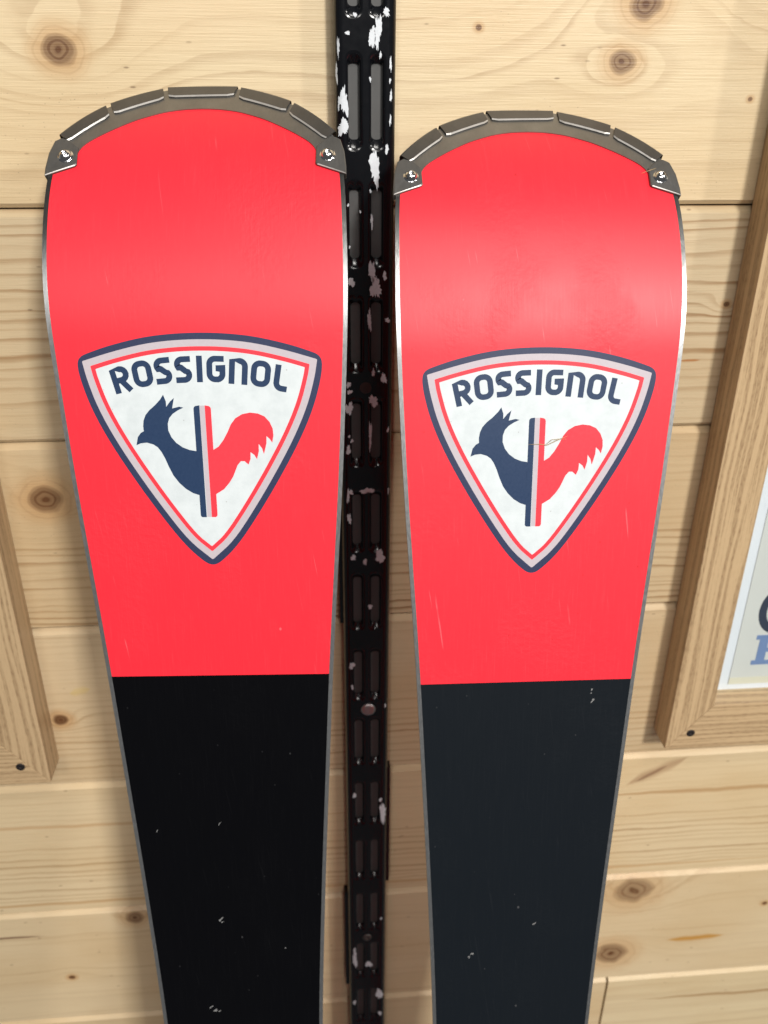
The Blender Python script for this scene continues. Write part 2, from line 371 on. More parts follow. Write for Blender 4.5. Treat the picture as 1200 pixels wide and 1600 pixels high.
# ------------------------------------------------------------------ picture frames
def oak(name, axis, seed, tint=0.92):
    g = NT(name); o = g.sep(g.tc.outputs['Object'])
    al, ac = (o[2], o[0]) if axis == 'z' else (o[0], o[2])
    al = g.mul(al, 1000.0); ac = g.mul(ac, 1000.0); y = g.mul(o[1], 1000.0)
    wob = g.mul(g.sub(g.noise(g.comb(g.mul(al, 0.012), g.mul(ac, 0.05), seed), 1, 2), 0.5), 5.0)
    t = g.add(g.add(ac, wob), g.mul(y, 0.7))
    band = g.noise(g.comb(g.mul(al, 0.006), g.mul(t, 0.46), seed+3), 1, 3, 0.55)
    pore = g.noise(g.comb(g.mul(al, 0.22), g.mul(t, 1.6), seed+9), 1, 3, 0.6)
    fine = g.noise(g.comb(g.mul(al, 0.06), g.mul(t, 2.6), seed+19), 1, 3, 0.6)
    m_ = g.sstep(band, 0.44, 0.58)
    pm = g.mul(g.sstep(pore, 0.47, 0.62), g.add(g.mul(m_, 0.75), 0.12))
    c = g.mix(g.mul(m_, 0.7), tuple(tint*k for k in (0.60, 0.43, 0.245)), tuple(tint*k for k in (0.40, 0.27, 0.145)))
    c = g.mix(g.mul(pm, 0.75), c, tuple(tint*k for k in (0.27, 0.165, 0.085)))
    c = g.mix(g.mul(g.sstep(fine, 0.5, 0.8), 0.25), c, tuple(tint*k for k in (0.34, 0.22, 0.12)))
    return g.set(Base_Color=c, Roughness=0.42, Normal=g.bump(g.sub(1.0, pm), 0.25, 0.0004))
def glass_mat():
    m = bpy.data.materials.new('picture_glass'); m.use_nodes = True; t = m.node_tree; n = t.nodes; n.clear()
    out = n.new('ShaderNodeOutputMaterial'); mx = n.new('ShaderNodeMixShader'); tr = n.new('ShaderNodeBsdfTransparent'); gl = n.new('ShaderNodeBsdfGlossy'); fr = n.new('ShaderNodeFresnel')
    gl.inputs['Roughness'].default_value = 0.02; fr.inputs['IOR'].default_value = 1.45; tr.inputs[0].default_value = (0.97, 0.985, 0.98, 1)
    ge = n.new('ShaderNodeNewGeometry'); mm = n.new('ShaderNodeMath'); mm.operation = 'MULTIPLY'; iv = n.new('ShaderNodeMath'); iv.operation = 'SUBTRACT'; iv.inputs[0].default_value = 1.0
    t.links.new(ge.outputs['Backfacing'], iv.inputs[1]); t.links.new(fr.outputs[0], mm.inputs[0]); t.links.new(iv.outputs[0], mm.inputs[1]); t.links.new(mm.outputs[0], mx.inputs[0]); t.links.new(tr.outputs[0], mx.inputs[1]); t.links.new(gl.outputs[0], mx.inputs[2]); t.links.new(mx.outputs[0], out.inputs[0])
    return m
GLASS = glass_mat()
MATB = plain('white_mount', (0.74, 0.77, 0.84), 0.7, 0, 0.03, 60)
PAPER = plain('poster_paper', (0.63, 0.635, 0.62), 0.6, 0, 0.04, 40)
YEL = plain('poster_band', (0.68, 0.655, 0.54), 0.6, 0, 0.04, 40)
def picture(x0, x1, z0, z1, label, seed, screws):
    wS, wB, dp = 25.7, 33.0, 20.0
    root = empty('picture_frame', W((x0+x1)/2, WALL, z0)); B = Vector(root.location)
    tag(root, label, 'picture frame', 'oak picture frames on the board wall')
    T3 = lambda a, b, y: Vector(W(a, y, b))-B
    oz, ox = oak('oak_upright', 'z', seed), oak('oak_crosswise', 'x', seed+4)
    sets = (([(x0, z0), (x0+wS, z0+wB), (x0+wS, z1-wB), (x0, z1)], oz), ([(x1, z0), (x1, z1), (x1-wS, z1-wB), (x1-wS, z0+wB)], oz),
            ([(x0, z0), (x1, z0), (x1-wS, z0+wB), (x0+wS, z0+wB)], ox), ([(x0, z1), (x0+wS, z1-wB), (x1-wS, z1-wB), (x1, z1)], ox))
    for lp, m in sets:
        cx = sum(p[0] for p in lp)/4; cz = sum(p[1] for p in lp)/4
        lp = [(a+(0.12 if a < cx else -0.12), b+(0.10 if b < cz else -0.10)) for a, b in lp]
        v, f = prism(lp, WALL-dp, WALL-0.3, T3)
        o = mk('moulding', v, f, m, root, bevel=0.45*MM)
    v, f = box(x0+wS-3, x1-wS+3, WALL-6.0, WALL-4.6, z0+wB-3, z1-wB+3); mk('mount', [Vector(W(*p))-B for p in v], f, MATB, root)
    p = 7.5
    v, f = box(x0+wS+13.5, x1-wS-13.5, WALL-6.5, WALL-6.05, z0+wB+p-3.5, z1-wB-p+3.5); post = mk('poster', [Vector(W(*q))-B for q in v], f, PAPER, root)
    v, f = box(x0+wS+13.7, x1-wS-13.7, WALL-6.58, WALL-6.51, z0+wB+p-3.3, z0+wB+p+1.6); mk('bottom_band', [Vector(W(*q))-B for q in v], f, YEL, post)
    v, f = box(x0+wS-3, x1-wS+3, WALL-9.5, WALL-8.3, z0+wB-3, z1-wB+3); mk('glass_pane', [Vector(W(*q))-B for q in v], f, GLASS, root)
    for sx, sz in screws:
        o = screw('screw', sx, sz, WALL-dp-0.02, 2.6, DARKSCREW, root, B, True, 0.5)
    return root, B, post
pr, PB, post = picture(209.8, 560, -379.6, 90, 'oak picture frame with a poster, right of the right-hand ski', 3.0, [(224.3, -367.6)])
pl, LB, postL = picture(-508, -158.2, -379.6, 90, 'oak picture frame corner with dark corner screw, left of the left-hand ski', 11.0, [(-173.4, -366.4)])
# printed letters at the poster's left margin
T3 = lambda a, b, y: Vector(W(a, y, b))-PB
INK = plain('navy_ink', (0.035, 0.045, 0.075), 0.5); BLUE = plain('blue_ink', (0.17, 0.25, 0.46), 0.5)
out, inn = [], []
for i in range(25):
    a = math.radians(40+280*i/24); out.append((270+12.2*math.cos(a), -289+16.5*math.sin(a))); inn.append((270+7.4*math.cos(a), -289+11*math.sin(a)))
v, f = prism(out+inn[::-1], WALL-6.62, WALL-6.52, T3); mk('letter', v, f, INK, post)
E_ = [(260.2, -328.3), (277, -328.3), (277, -321.5), (274.4, -321.5), (274.4, -325.0), (268.2, -325.0), (268.2, -319), (272, -319), (272, -315.8), (268.2, -315.8), (268.2, -310), (274.4, -310), (274.4, -313), (277, -313), (277, -306.6), (260.2, -306.6), (260.2, -309.8), (262.6, -309.8), (262.6, -325.0), (260.2, -325.0)]
v, f = prism(E_, WALL-6.62, WALL-6.52, T3); mk('letter', v, f, BLUE, post)

# ------------------------------------------------------------------ skis
S1, RC = 144.5, 114.4
KN = [(-1310, 45.5), (-1290, 48.0), (-1000, 40.0), (-560, 33.6), (-400, 34.4), (-192, 39.4), (-114, 42.7), (-38, 46.85), (0, 49.0), (25, 50.6), (56, 52.8), (90, 55.1), (123, 56.9), (140, 57.7), (157, 58.3), (170, 58.45), (183, 58.3), (196, 58.0), (205, 57.6), (211, 57.1), (220, 55.9), (228, 53.2), (237, 46.6), (246, 37.6), (253, 27.6), (258.5, 16.2), (261, 7.5), (261.8, 0.0)]
ks = np.array([k[0] for k in KN], float); kw = np.array([k[1] for k in KN], float)
def hw(s):
    """monotone cubic through the half widths"""
    if s >= 220: return float(np.interp(s, ks, kw))
    i = int(np.clip(np.searchsorted(ks, s)-1, 1, len(ks)-3)); h = ks[i+1]-ks[i]; t = (s-ks[i])/h
    m0 = (kw[i+1]-kw[i-1])/(ks[i+1]-ks[i-1]); m1 = (kw[i+2]-kw[i])/(ks[i+2]-ks[i])
    if i == 1: m0 = 0
    return float((2*t**3-3*t*t+1)*kw[i]+(t**3-2*t*t+t)*h*m0+(-2*t**3+3*t*t)*kw[i+1]+(t**3-t*t)*h*m1)
def SP(u, s, off=0.0):
    """ski surface: u across, s along (0 at the red/black joint), off = millimetres in front of the base"""
    t = max(0.0, s-S1)/RC
    al = s if s < S1 else S1+RC*math.sin(t); bk = 0.0 if s < S1 else RC*(1-math.cos(t))
    return Vector((u*MM, (bk-off*math.cos(t))*MM, (al+off*math.sin(t))*MM))
def grid(rows, offs_front, back, name, mat, parent, smooth=True):
    """rows: list of lists of (u, s); closed sheet from offs_front to back"""
    nr, nc = len(rows), len(rows[0]); v = [SP(u, s, offs_front) for r in rows for u, s in r]; f = []
    for i in range(nr-1):
        for j in range(nc-1): f.append((i*nc+j, i*nc+j+1, (i+1)*nc+j+1, (i+1)*nc+j))
    b = len(v); v += [SP(u, s, back) for r in rows for u, s in r]
    bd = [j for j in range(nc)] + [i*nc+nc-1 for i in range(1, nr)] + [(nr-1)*nc+j for j in range(nc-2, -1, -1)] + [i*nc for i in range(nr-2, 0, -1)]
    nf = len(f); f += [tuple(b+q for q in reversed(t)) for t in f[:nf]]
    d = len(v); nb = len(bd); v += [v[q] for q in bd] + [v[b+q] for q in bd]
    f += [(d+k, d+nb+k, d+nb+(k+1) % nb, d+(k+1) % nb) for k in range(nb)]
    o = mk(name, v, f, mat, parent, smooth=False)
    for k in range((nr-1)*(nc-1)): o.data.polygons[k].use_smooth = smooth
    return o
def base_mat(name, col, rough, worn, spec=0.5):
    g = NT(name); oi = g.n.new('ShaderNodeObjectInfo'); ob = g.tc.outputs['Object']
    o = g.sep(ob); sh = g.mul(oi.outputs['Random'], 37.0)
    x = g.add(g.mul(o[0], 1000.0), sh); z = g.add(g.mul(o[2], 1000.0), sh)
    big = g.noise(g.comb(g.mul(x, 0.03), sh, g.mul(z, 0.02)), 1, 3, 0.55)
    struct = g.noise(g.comb(g.mul(x, 2.2), sh, g.mul(z, 0.06)), 1, 3, 0.6)
    dent = g.noise(g.comb(g.mul(x, 0.35), sh, g.mul(z, 0.35)), 1, 3, 0.6)
    where = g.sstep(big, 0.48, 0.66)
    sc = g.noise(g.comb(g.mul(g.add(x, g.mul(z, 0.16)), 0.9), sh, g.mul(z, 0.018)), 1, 2, 0.5)
    scr = g.mul(g.sstep(sc, 0.665, 0.73), g.sstep(g.noise(g.comb(g.mul(x, 0.05), sh, g.mul(z, 0.05)), 1, 2), 0.50, 0.62))
    vv = g.voro(g.comb(g.mul(x, 0.16), sh, g.mul(z, 0.12)), 1)
    rs = g.sep(vv['Color'])
    speck = g.mul(g.sstep(vv['Distance'], 0.075, 0.03), g.sstep(rs[0], 0.50, 0.54))
    c = g.mix(g.mul(big, 0.22), col, tuple(k*0.80 for k in col))
    c = g.mix(g.mul(scr, 0.50 if col[0] > 0.2 else 0.03), c, worn)
    c = g.mix(g.mul(g.sstep(struct, 0.55, 0.8), 0.10 if col[0] > 0.2 else 0.018), c, worn)
    c = g.mix(g.mul(speck, g.sstep(rs[1], 0.2, 0.9, 0.15, 0.7)), c, tuple(k*0.35 for k in col) if col[0] > 0.2 else worn)
    nick = g.mul(g.sstep(vv['Distance'], 0.11, 0.05), g.sstep(rs[2], 0.955, 0.96))
    c = g.mix(g.mul(nick, 0.6), c, worn)
    hgt = g.add(g.mul(struct, 0.10), g.mul(dent, 0.4))
    return g.set(Base_Color=c, Roughness=g.add(g.mul(struct, 0.10), g.add(rough-0.05, g.mul(where, 0.04))), Normal=g.bump(hgt, g.add(g.mul(where, 0.42), 0.06), 0.0009), Specular_IOR_Level=spec)
RED = base_mat('coral_red_base', (0.97, 0.021, 0.040), 0.46, (0.95, 0.17, 0.19), 0.5)
BLK = base_mat('black_graphite_base', (0.0020, 0.0021, 0.0030), 0.36, (0.08, 0.08, 0.085), 0.13)
BLK2 = base_mat('worn_black_graphite_base', (0.0065, 0.0093, 0.0130), 0.42, (0.10, 0.10, 0.105), 0.20)  # grey-blue reflection painted into the base colour of the right-hand ski
def edge_mat():
    g = NT('ground_steel_edge'); o = g.sep(g.tc.outputs['Object']); x = g.mul(o[0], 1000.0); z = g.mul(o[2], 1000.0)
    a = g.noise(g.comb(g.mul(x, 1.2), 3.0, g.mul(z, 0.35)), 1, 4, 0.7); b = g.noise(g.comb(g.mul(x, 0.3), 8.0, g.mul(z, 0.03)), 1, 3, 0.6)
    rust = g.mul(g.sstep(a, 0.58, 0.70), g.sstep(b, 0.45, 0.62))
    c = g.mix(a, (0.34, 0.35, 0.36), (0.52, 0.53, 0.53))
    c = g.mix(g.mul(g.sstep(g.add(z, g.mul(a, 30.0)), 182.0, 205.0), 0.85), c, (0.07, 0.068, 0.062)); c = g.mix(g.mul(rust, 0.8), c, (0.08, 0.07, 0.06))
    return g.set(Base_Color=c, Metallic=g.sub(0.92, g.mul(rust, 0.6)), Roughness=g.add(g.mul(a, 0.22), 0.24), Normal=g.bump(a, 0.12, 0.0003))
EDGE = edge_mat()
def guard_mat(name, c0, c1, rough, metal):
    g = NT(name); o = g.sep(g.tc.outputs['Object']); x = g.mul(o[0], 1000.0); z = g.mul(o[2], 1000.0)
    a = g.noise(g.comb(g.mul(x, 0.12), 1.0, g.mul(z, 0.12)), 1, 5, 0.65); b = g.noise(g.comb(g.mul(x, 1.6), 5.0, g.mul(z, 0.25)), 1, 3, 0.6)
    c = g.mix(g.add(g.mul(a, 0.7), g.mul(b, 0.3)), c0, c1)
    return g.set(Base_Color=c, Metallic=metal, Roughness=g.add(g.mul(b, 0.16), rough), Normal=g.bump(b, 0.08, 0.0003))
GUARD = guard_mat('dull_steel_plate', (0.13, 0.128, 0.122), (0.33, 0.322, 0.305), 0.30, 0.8)
CLIPM = guard_mat('grey_steel_clip', (0.085, 0.084, 0.08), (0.19, 0.187, 0.18), 0.32, 0.6)
TAB = guard_mat('dark_steel_tab', (0.055, 0.053, 0.05), (0.13, 0.126, 0.12), 0.30, 0.6)
RIM = plain('bright_cut_edge', (0.60, 0.58, 0.55), 0.38, 0.6)
RIVET = plain('bright_rivet', (0.72, 0.73, 0.74), 0.14, 1.0, 0.05)
TOPS = plain('red_topsheet', (0.55, 0.03, 0.03), 0.35)
CORE = plain('black_sidewall', (0.02, 0.02, 0.022), 0.4)
NAVY = plain('navy_print', (0.016, 0.040, 0.100), 0.36, 0, 0.10, 900)
NAVYB = plain('navy_border_print', (0.030, 0.040, 0.092), 0.36, 0, 0.18, 1200)
LAV = plain('pale_lilac_print', (0.53, 0.475, 0.515), 0.36, 0, 0.08, 700)
def white_print():
    g = NT('white_print'); o = g.tc.outputs['Object']
    vv = g.voro(o, 260); rs = g.sep(vv['Color']); n1 = g.noise(o, 90, 4, 0.65); st = g.noise(o, 700, 2, 0.6)
    sp = g.mul(g.sstep(vv['Distance'], 0.11, 0.03), g.sstep(rs[0], 0.62, 0.66))
    c = g.mix(g.sstep(n1, 0.35, 0.75), (0.69, 0.745, 0.765), (0.60, 0.655, 0.675))
    c = g.mix(g.mul(sp, 0.45), c, (0.22, 0.19, 0.16))
    return g.set(Base_Color=c, Roughness=0.38, Normal=g.bump(st, 0.06, 0.0004))
WHT = white_print()
REDP = plain('red_print', (0.95, 0.043, 0.065), 0.36, 0, 0.06, 700)
DUST = plain('pale_scuff', (0.20, 0.20, 0.20), 0.7)

def flat_poly(name, pts, off, mat, parent):
    tri = tessellate_polygon([[Vector((a, b, 0)) for a, b in pts]])
    v = [Vector((a*MM, -off*MM, b*MM)) for a, b in pts]
    o = mk(name, v, [tuple(t) for t in tri], mat, parent, raw=True)
    me = o.data                                             # face the viewer (-Y)
    if sum(p.normal.y*p.area for p in me.polygons) > 0: me.flip_normals()
    return o
def smooth_closed(pts, it=2, keep=()):
    for _ in range(it):
        out = []
        n = len(pts)
        for i in range(n):
            a, b = pts[i], pts[(i+1) % n]
            out += [(0.75*a[0]+0.25*b[0], 0.75*a[1]+0.25*b[1]), (0.25*a[0]+0.75*b[0], 0.25*a[1]+0.75*b[1])]
        pts = out
    return pts
def offset_in(pts, d):
    n = len(pts); ar = sum(pts[i][0]*pts[(i+1) % n][1]-pts[(i+1) % n][0]*pts[i][1] for i in range(n)); sg = 1 if ar > 0 else -1; out = []
    for i in range(n):
        a, b, c = pts[i-1], pts[i], pts[(i+1) % n]
        t1 = Vector((b[0]-a[0], b[1]-a[1])).normalized(); t2 = Vector((c[0]-b[0], c[1]-b[1])).normalized()
        n1 = Vector((-t1.y, t1.x))*sg; n2 = Vector((-t2.y, t2.x))*sg; nn = n1+n2
        k = d/max(0.5, 1+n1.dot(n2)); out.append((b[0]+nn.x*k, b[1]+nn.y*k))
    return out
def ribbon(line, w):
    """constant-width stroke as one closed outline"""
    L_, R_ = [], []; n = len(line)
    for i, p in enumerate(line):
        a = line[max(0, i-1)]; c = line[min(n-1, i+1)]
        t = Vector((c[0]-a[0], c[1]-a[1])).normalized()
        k = w/2
        if 0 < i < n-1:
            t1 = Vector((p[0]-a[0], p[1]-a[1])).normalized(); k = w/2/max(0.6, t1.dot(t))
        L_.append((p[0]-t.y*k, p[1]+t.x*k)); R_.append((p[0]+t.y*k, p[1]-t.x*k))
    return L_, R_
def arcp(cx, cy, rx, ry, a0, a1, n=8):
    return [(cx+rx*math.cos(math.radians(a0+(a1-a0)*i/n)), cy+ry*math.sin(math.radians(a0+(a1-a0)*i/n))) for i in range(n+1)]
def glyph(ch):
    """centre lines in a box 10.4 high centred on 0; stroke 2.35"""
    t = 2.3; h = 10.4/2-t/2
    if ch == 'R': w = 2.45; return [[(-w, -h-t/2), (-w, h), (0.2, h)]+arcp(0.3, h-2.15, 2.2, 2.15, 85, -90)+[(-w+t/2-0.05, h-4.3)], [(-0.2, h-4.1), (2.7, -h-t/2+0.15)]]
    if ch == 'O': w = 2.75; r = 2.3; return [arcp(w-r, h-r, r, r, 0, 90)+arcp(-w+r, h-r, r, r, 90, 180)+arcp(-w+r, -h+r, r, r, 180, 270)+arcp(w-r, -h+r, r, r, 270, 360)]
    if ch == 'S': w = 2.2; r = 1.95; return [[(w+0.9, h), (-w+r, h)]+arcp(-w+r, h-r, r, r, 95, 215)+[(-0.7, 0.75), (0.9, -0.65)]+arcp(w-r, -h+r, r, r, 35, -85)+[(w-r-0.4, -h), (-w-0.9, -h)]]
    if ch == 'I': return [[(0, h+t/2), (0, -h-t/2)]]
    if ch == 'G': w = 2.55; r = 2.2; return [[(w+0.6, h), (-w+r, h)]+arcp(-w+r, h-r, r, r, 95, 180)+arcp(-w+r, -h+r, r, r, 180, 270)+arcp(w-r, -h+r, r, r, 275, 360)+[(w, 0.35), (-0.1, 0.35)]]
    if ch == 'n': w = 2.55; r = 2.2; return [[(-w, -h-t/2), (-w, h), (w-r, h)]+arcp(w-r, h-r, r, r, 85, 0)+[(w, -h-t/2)]]
    if ch == 'L': w = 1.9; r = 2.2; return [[(-w, h+t/2), (-w, -h+r)]+arcp(-w+r, -h+r, r, r, 185, 270)+[(w+0.6, -h)]]
SH = [(0, 51.0), (3.4, 52.4), (11.0, 60.0), (19.8, 72.8), (29.2, 88.0), (37.9, 103.6), (43.9, 117.0), (47.2, 128.6), (48.1, 135.6), (46.6, 138.4), (42.8, 139.9), (35.0, 142.5), (22.0, 145.6), (10.5, 146.9)]
SH = SH + [(0, 147.25)] + [(-a, b) for a, b in SH[:0:-1]]
NAV = [(-3.0, 100.0), (-3.6, 100.1), (-6.4, 100.6), (-9.1, 101.7), (-11.6, 103.6), (-13.35, 105.9), (-14.4, 108.7), (-14.4, 111.4), (-13.65, 113.7), (-12.15, 115.4), (-9.9, 116.85), (-7.7, 117.85), (-9.4, 118.25), (-12.2, 117.6), (-11.75, 119.5), (-11.2, 121.8), (-12.9, 120.3), (-14.5, 118.25), (-14.5, 120.4), (-15.4, 123.1), (-16.7, 121.2), (-18.85, 119.0), (-21.25, 117.0), (-23.0, 115.0), (-23.95, 112.75), (-24.3, 110.45), (-24.2, 108.5), (-25.5, 107.75), (-26.8, 106.1), (-27.6, 102.8), (-25.75, 103.55), (-23.35, 103.8), (-20.75, 103.0), (-19.1, 101.8), (-17.8, 99.9), (-16.5, 97.1), (-15.3, 93.75), (-13.65, 89.95), (-11.55, 86.9), (-9.05, 84.4), (-6.25, 82.55), (-3.55, 81.6), (-3.0, 81.5)]
REDR = [(2.5, 100.2), (3.0, 100.5), (5.26, 101.87), (7.4, 104.61), (9.21, 107.8), (10.73, 110.98), (12.65, 113.41), (15.42, 115.01), (18.57, 115.62), (21.68, 115.22), (24.3, 114.02), (26.26, 111.74), (27.39, 108.99), (27.54, 106.24), (26.97, 103.31), (25.95, 104.88), (24.74, 106.0), (24.61, 103.06), (23.42, 98.63), (22.72, 101.04), (21.45, 102.81), (21.4, 99.86), (20.51, 96.52), (19.51, 98.3), (18.03, 99.43), (17.89, 96.64), (16.96, 94.32), (15.4, 95.74), (13.95, 95.75), (12.5, 94.09), (11.45, 91.57), (10.41, 89.23), (8.91, 86.88), (6.47, 84.07), (3.3, 82.1), (2.5, 81.9)]
LET = [('R', -31.4, 129.25, 13), ('O', -22.85, 131.4, 8), ('S', -14.7, 132.5, 5), ('S', -6.75, 132.9, 2), ('I', -0.35, 133.1, -1), ('G', 6.1, 133.0, -2), ('n', 14.85, 132.1, -5), ('O', 23.6, 131.0, -8), ('L', 31.8, 129.1, -10)]

def rows_between(s_list, f0, f1, n):
    return [[(f0(s)+(f1(s)-f0(s))*j/n, s) for j in range(n+1)] for s in s_list]
def make_ski():
    root = empty('ski')
    ew = 1.7
    # body
    sl = list(np.arange(-1310, -200, 20)) + list(np.arange(-200, 211, 6)) + [214, 220, 225, 229, 234, 238, 242, 246, 250, 253, 256, 258.5, 260, 261, 261.7]
    v, f = [], []
    for s in sl:
        w = max(0.4, hw(s)-0.15); th = float(np.interp(s, [-1310, -600, 0, 150, 262], [7, 19, 11, 7.5, 5.5]))
        v += [SP(-w, s, -1.3), SP(w, s, -1.3), SP(w-min(1.5, w*0.3), s, -th), SP(-w+min(1.5, w*0.3), s, -th)]
    for i in range(len(sl)-1):
        for j in range(4): f.append((i*4+j, i*4+(j+1) % 4, (i+1)*4+(j+1) % 4, (i+1)*4+j))
    f += [(0, 1, 2, 3), tuple(4*(len(sl)-1)+q for q in (3, 2, 1, 0))]
    co = mk('core', v, f, CORE, root); co.data.materials.append(TOPS)
    for i in range(len(sl)-1): co.data.polygons[i*4+2].material_index = 1
    # base sheets
    s_up = list(np.arange(0, 144, 8)) + list(np.arange(144, 212, 3)) + [214, 220, 225, 229, 234, 238, 242, 246, 250, 253, 256, 258.5, 260, 261]
    inn = lambda s: max(0.3, hw(s)-ew-0.03)
    grid(rows_between(s_up, lambda s: -inn(s), inn, 16), 0.0, -1.2, 'red_base', RED, root)
    s_dn = list(np.arange(-1310, -200, 20)) + list(np.arange(-200, -0.2, 8)) + [-0.06]
    grid(rows_between(s_dn, lambda s: -inn(s), inn, 6), 0.0, -1.2, 'black_base', BLK, root)
    # steel edges
    s_e = list(np.arange(-1310, -200, 20)) + list(np.arange(-200, 214, 5)) + [218, 221]
    for sg in (-1, 1):
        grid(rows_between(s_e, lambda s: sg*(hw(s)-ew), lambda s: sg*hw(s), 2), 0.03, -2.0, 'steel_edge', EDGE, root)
    # tip guard plate
    outer = [(-55.2, 223), (-53.3, 228), (-47.0, 236.6), (-38.2, 245.6), (-28, 252.8), (-16.5, 258.7), (-8, 261.2), (0, 261.9)]; outer += [(-a, b) for a, b in outer[-2::-1]]
    inner = [(-47.0, 217.5), (-46.6, 221.5), (-43.0, 225.4), (-35.0, 231.4), (-25.5, 237.6), (-15.2, 242.3), (-7.5, 244.1), (0, 244.6)]; inner += [(-a, b) for a, b in inner[-2::-1]]
    def resample(p, n):
        p = np.array(p); d = np.concatenate([[0], np.cumsum(np.hypot(*np.diff(p, axis=0).T))]); t = np.linspace(0, d[-1], n)
        q = np.stack([np.interp(t, d, p[:, 0]), np.interp(t, d, p[:, 1])], 1)
        for _ in range(3): q[1:-1] = (q[:-2]+2*q[1:-1]+q[2:])/4
        return q
    ro, ri = resample(outer, 61), resample(inner, 61)
    rows = [[tuple(ri[i]+(ro[i]-ri[i])*j/4) for j in range(5)] for i in range(61)]
    guard = grid(rows, 0.45, 0.02, 'tip_guard', GUARD, root)
    # five bent tabs folded over the rim
    tabs = [((-54.6, 228.4), (-38.9, 245.9), (-36.4, 239.0), (-50.6, 224.9)), ((-37.3, 247.4), (-17.7, 259.0), (-16.2, 250.6), (-34.6, 240.4)), ((-15.9, 260.2), (12.9, 260.7), (11.9, 252.9), (-14.3, 251.9)),
            ((14.6, 259.8), (35.6, 248.6), (33.7, 241.5), (14.2, 251.0)), ((37.2, 247.0), (53.9, 229.3), (49.9, 225.4), (35.1, 239.8))]
    for A, Bq, Cq, Dq in tabs:
        n = 10; rows_ = []; mid = ((A[0]+Bq[0])/2, (A[1]+Bq[1])/2); ln = math.hypot(Bq[0]-A[0], Bq[1]-A[1])
        nx, ns = -(Bq[1]-A[1])/ln, (Bq[0]-A[0])/ln
        v = []; f = []; prof = [(-0.10, -5.0), (-0.10, 0.2), (-0.02, 1.05), (0.10, 1.35), (0.86, 1.32), (0.91, 1.30), (1.0, 0.95), (1.0, 0.46)]
        for i in range(n+1):
            q = i/n; bow = 4*q*(1-q)*0.55
            rc = min(q, 1-q)*ln
            pin = 1.0 if rc > 1.2 else 1.0-0.10*(1-rc/1.2)**2
            for k, off in prof:
                kk = k*(pin if k > 0.5 else 1.0)
                u = (A[0]+(Bq[0]-A[0])*q)*(1-kk)+(Dq[0]+(Cq[0]-Dq[0])*q)*kk; s = (A[1]+(Bq[1]-A[1])*q)*(1-kk)+(Dq[1]+(Cq[1]-Dq[1])*q)*kk
                u += nx*bow*(1-0.7*max(0, kk)); s += ns*bow*(1-0.7*max(0, kk))
                v.append(SP(u, s, off))
        m_ = len(prof)
        for i in range(n):
            for j in range(m_-1): f.append((i*m_+j, i*m_+j+1, (i+1)*m_+j+1, (i+1)*m_+j))
        f += [tuple(range(m_-1, 1, -1)), tuple(n*m_+j for j in range(2, m_))]
        o = mk('tab', v, f, TAB, guard)
        o.data.materials.append(RIM)
        for idx in range(n*(m_-1)):
            if idx % (m_-1) == m_-3: o.data.polygons[idx].material_index = 1
    # corner clips with rivets
    for sg in (-1, 1):
        pts = [(58.3, 208.6), (58.3, 212), (57.6, 219), (56.0, 225.0), (53.6, 226.6), (50.0, 225.3), (46.6, 221.8), (46.4, 213.6), (46.9, 213.0)]
        pts = [(sg*a, b) for a, b in pts]
        n = len(pts); c = (sg*52.0, 218.0)
        ring2 = [(c[0]+(a-c[0])*0.93, c[1]+(b-c[1])*0.95) for a, b in pts]
        v = [SP(a, b, -2.6 if abs(a) > 55.5 else 0.4) for a, b in pts] + [SP(a, b, 1.0) for a, b in pts] + [SP(a, b, 1.25) for a, b in ring2] + [SP(c[0], c[1], 1.25)]
        f = [(i, (i+1) % n, (i+1) % n+n, i+n) for i in range(n)] + [(n+i, n+(i+1) % n, 2*n+(i+1) % n, 2*n+i) for i in range(n)] + [(2*n+i, 2*n+(i+1) % n, 3*n) for i in range(n)]
        clip = mk('corner_clip', v, f, CLIPM, root)
        clip.data.materials.append(RIM)
        clip.data.polygons[2*n-1].material_index = 1; 
        prof = [(3.1, 1.2), (2.95, 1.35), (2.55, 1.5), (2.4, 1.9), (1.9, 2.6), (1.15, 3.05), (1.0, 3.1), (0.75, 2.2), (0.0, 2.05)]
        n = 20; v = []; f = []; rc_ = (sg*51.0, 217.4)
        for r, off in prof: v += [SP(rc_[0]+r*math.cos(2*math.pi*i/n), rc_[1]+r*math.sin(2*math.pi*i/n), off) for i in range(n)]
        for q in range(len(prof)-1): f += [(q*n+i, q*n+(i+1) % n, (q+1)*n+(i+1) % n, (q+1)*n+i) for i in range(n)]
        mk('rivet', v, f, RIVET, clip, smooth=True)
    # emblem
    shs = smooth_closed(SH, 2)
    half = [(0, 50.2), (11.0, 60.0), (19.8, 72.8), (29.2, 88.0), (37.9, 103.6), (43.9, 117.0), (47.2, 128.6), (48.9, 138.3), (35.0, 142.5), (22.0, 145.6), (10.5, 146.9)]
    full = half + [(0, 147.25)] + [(-a, b) for a, b in half[:0:-1]]
    def near_corner(p):                    # keep corners crisp: extra points right beside them
        out = []
        for i, q in enumerate(p):
            if abs(abs(q[0])-max(a for a, b in p)) < 0.01 or i == 0:
                a, c = p[i-1], p[(i+1) % len(p)]
                out += [(q[0]+(a[0]-q[0])*0.12, q[1]+(a[1]-q[1])*0.12), q, (q[0]+(c[0]-q[0])*0.12, q[1]+(c[1]-q[1])*0.12)]
            else: out.append(q)
        return out
    l1, l2, l3 = (near_corner(offset_in(full, d)) for d in (2.55, 5.25, 6.95))
    emb = flat_poly('emblem', shs, 0.03, NAVYB, root)
    flat_poly('pale_band', smooth_closed(l1, 2), 0.05, LAV, emb)
    flat_poly('red_line', smooth_closed(l2, 2), 0.07, REDP, emb)
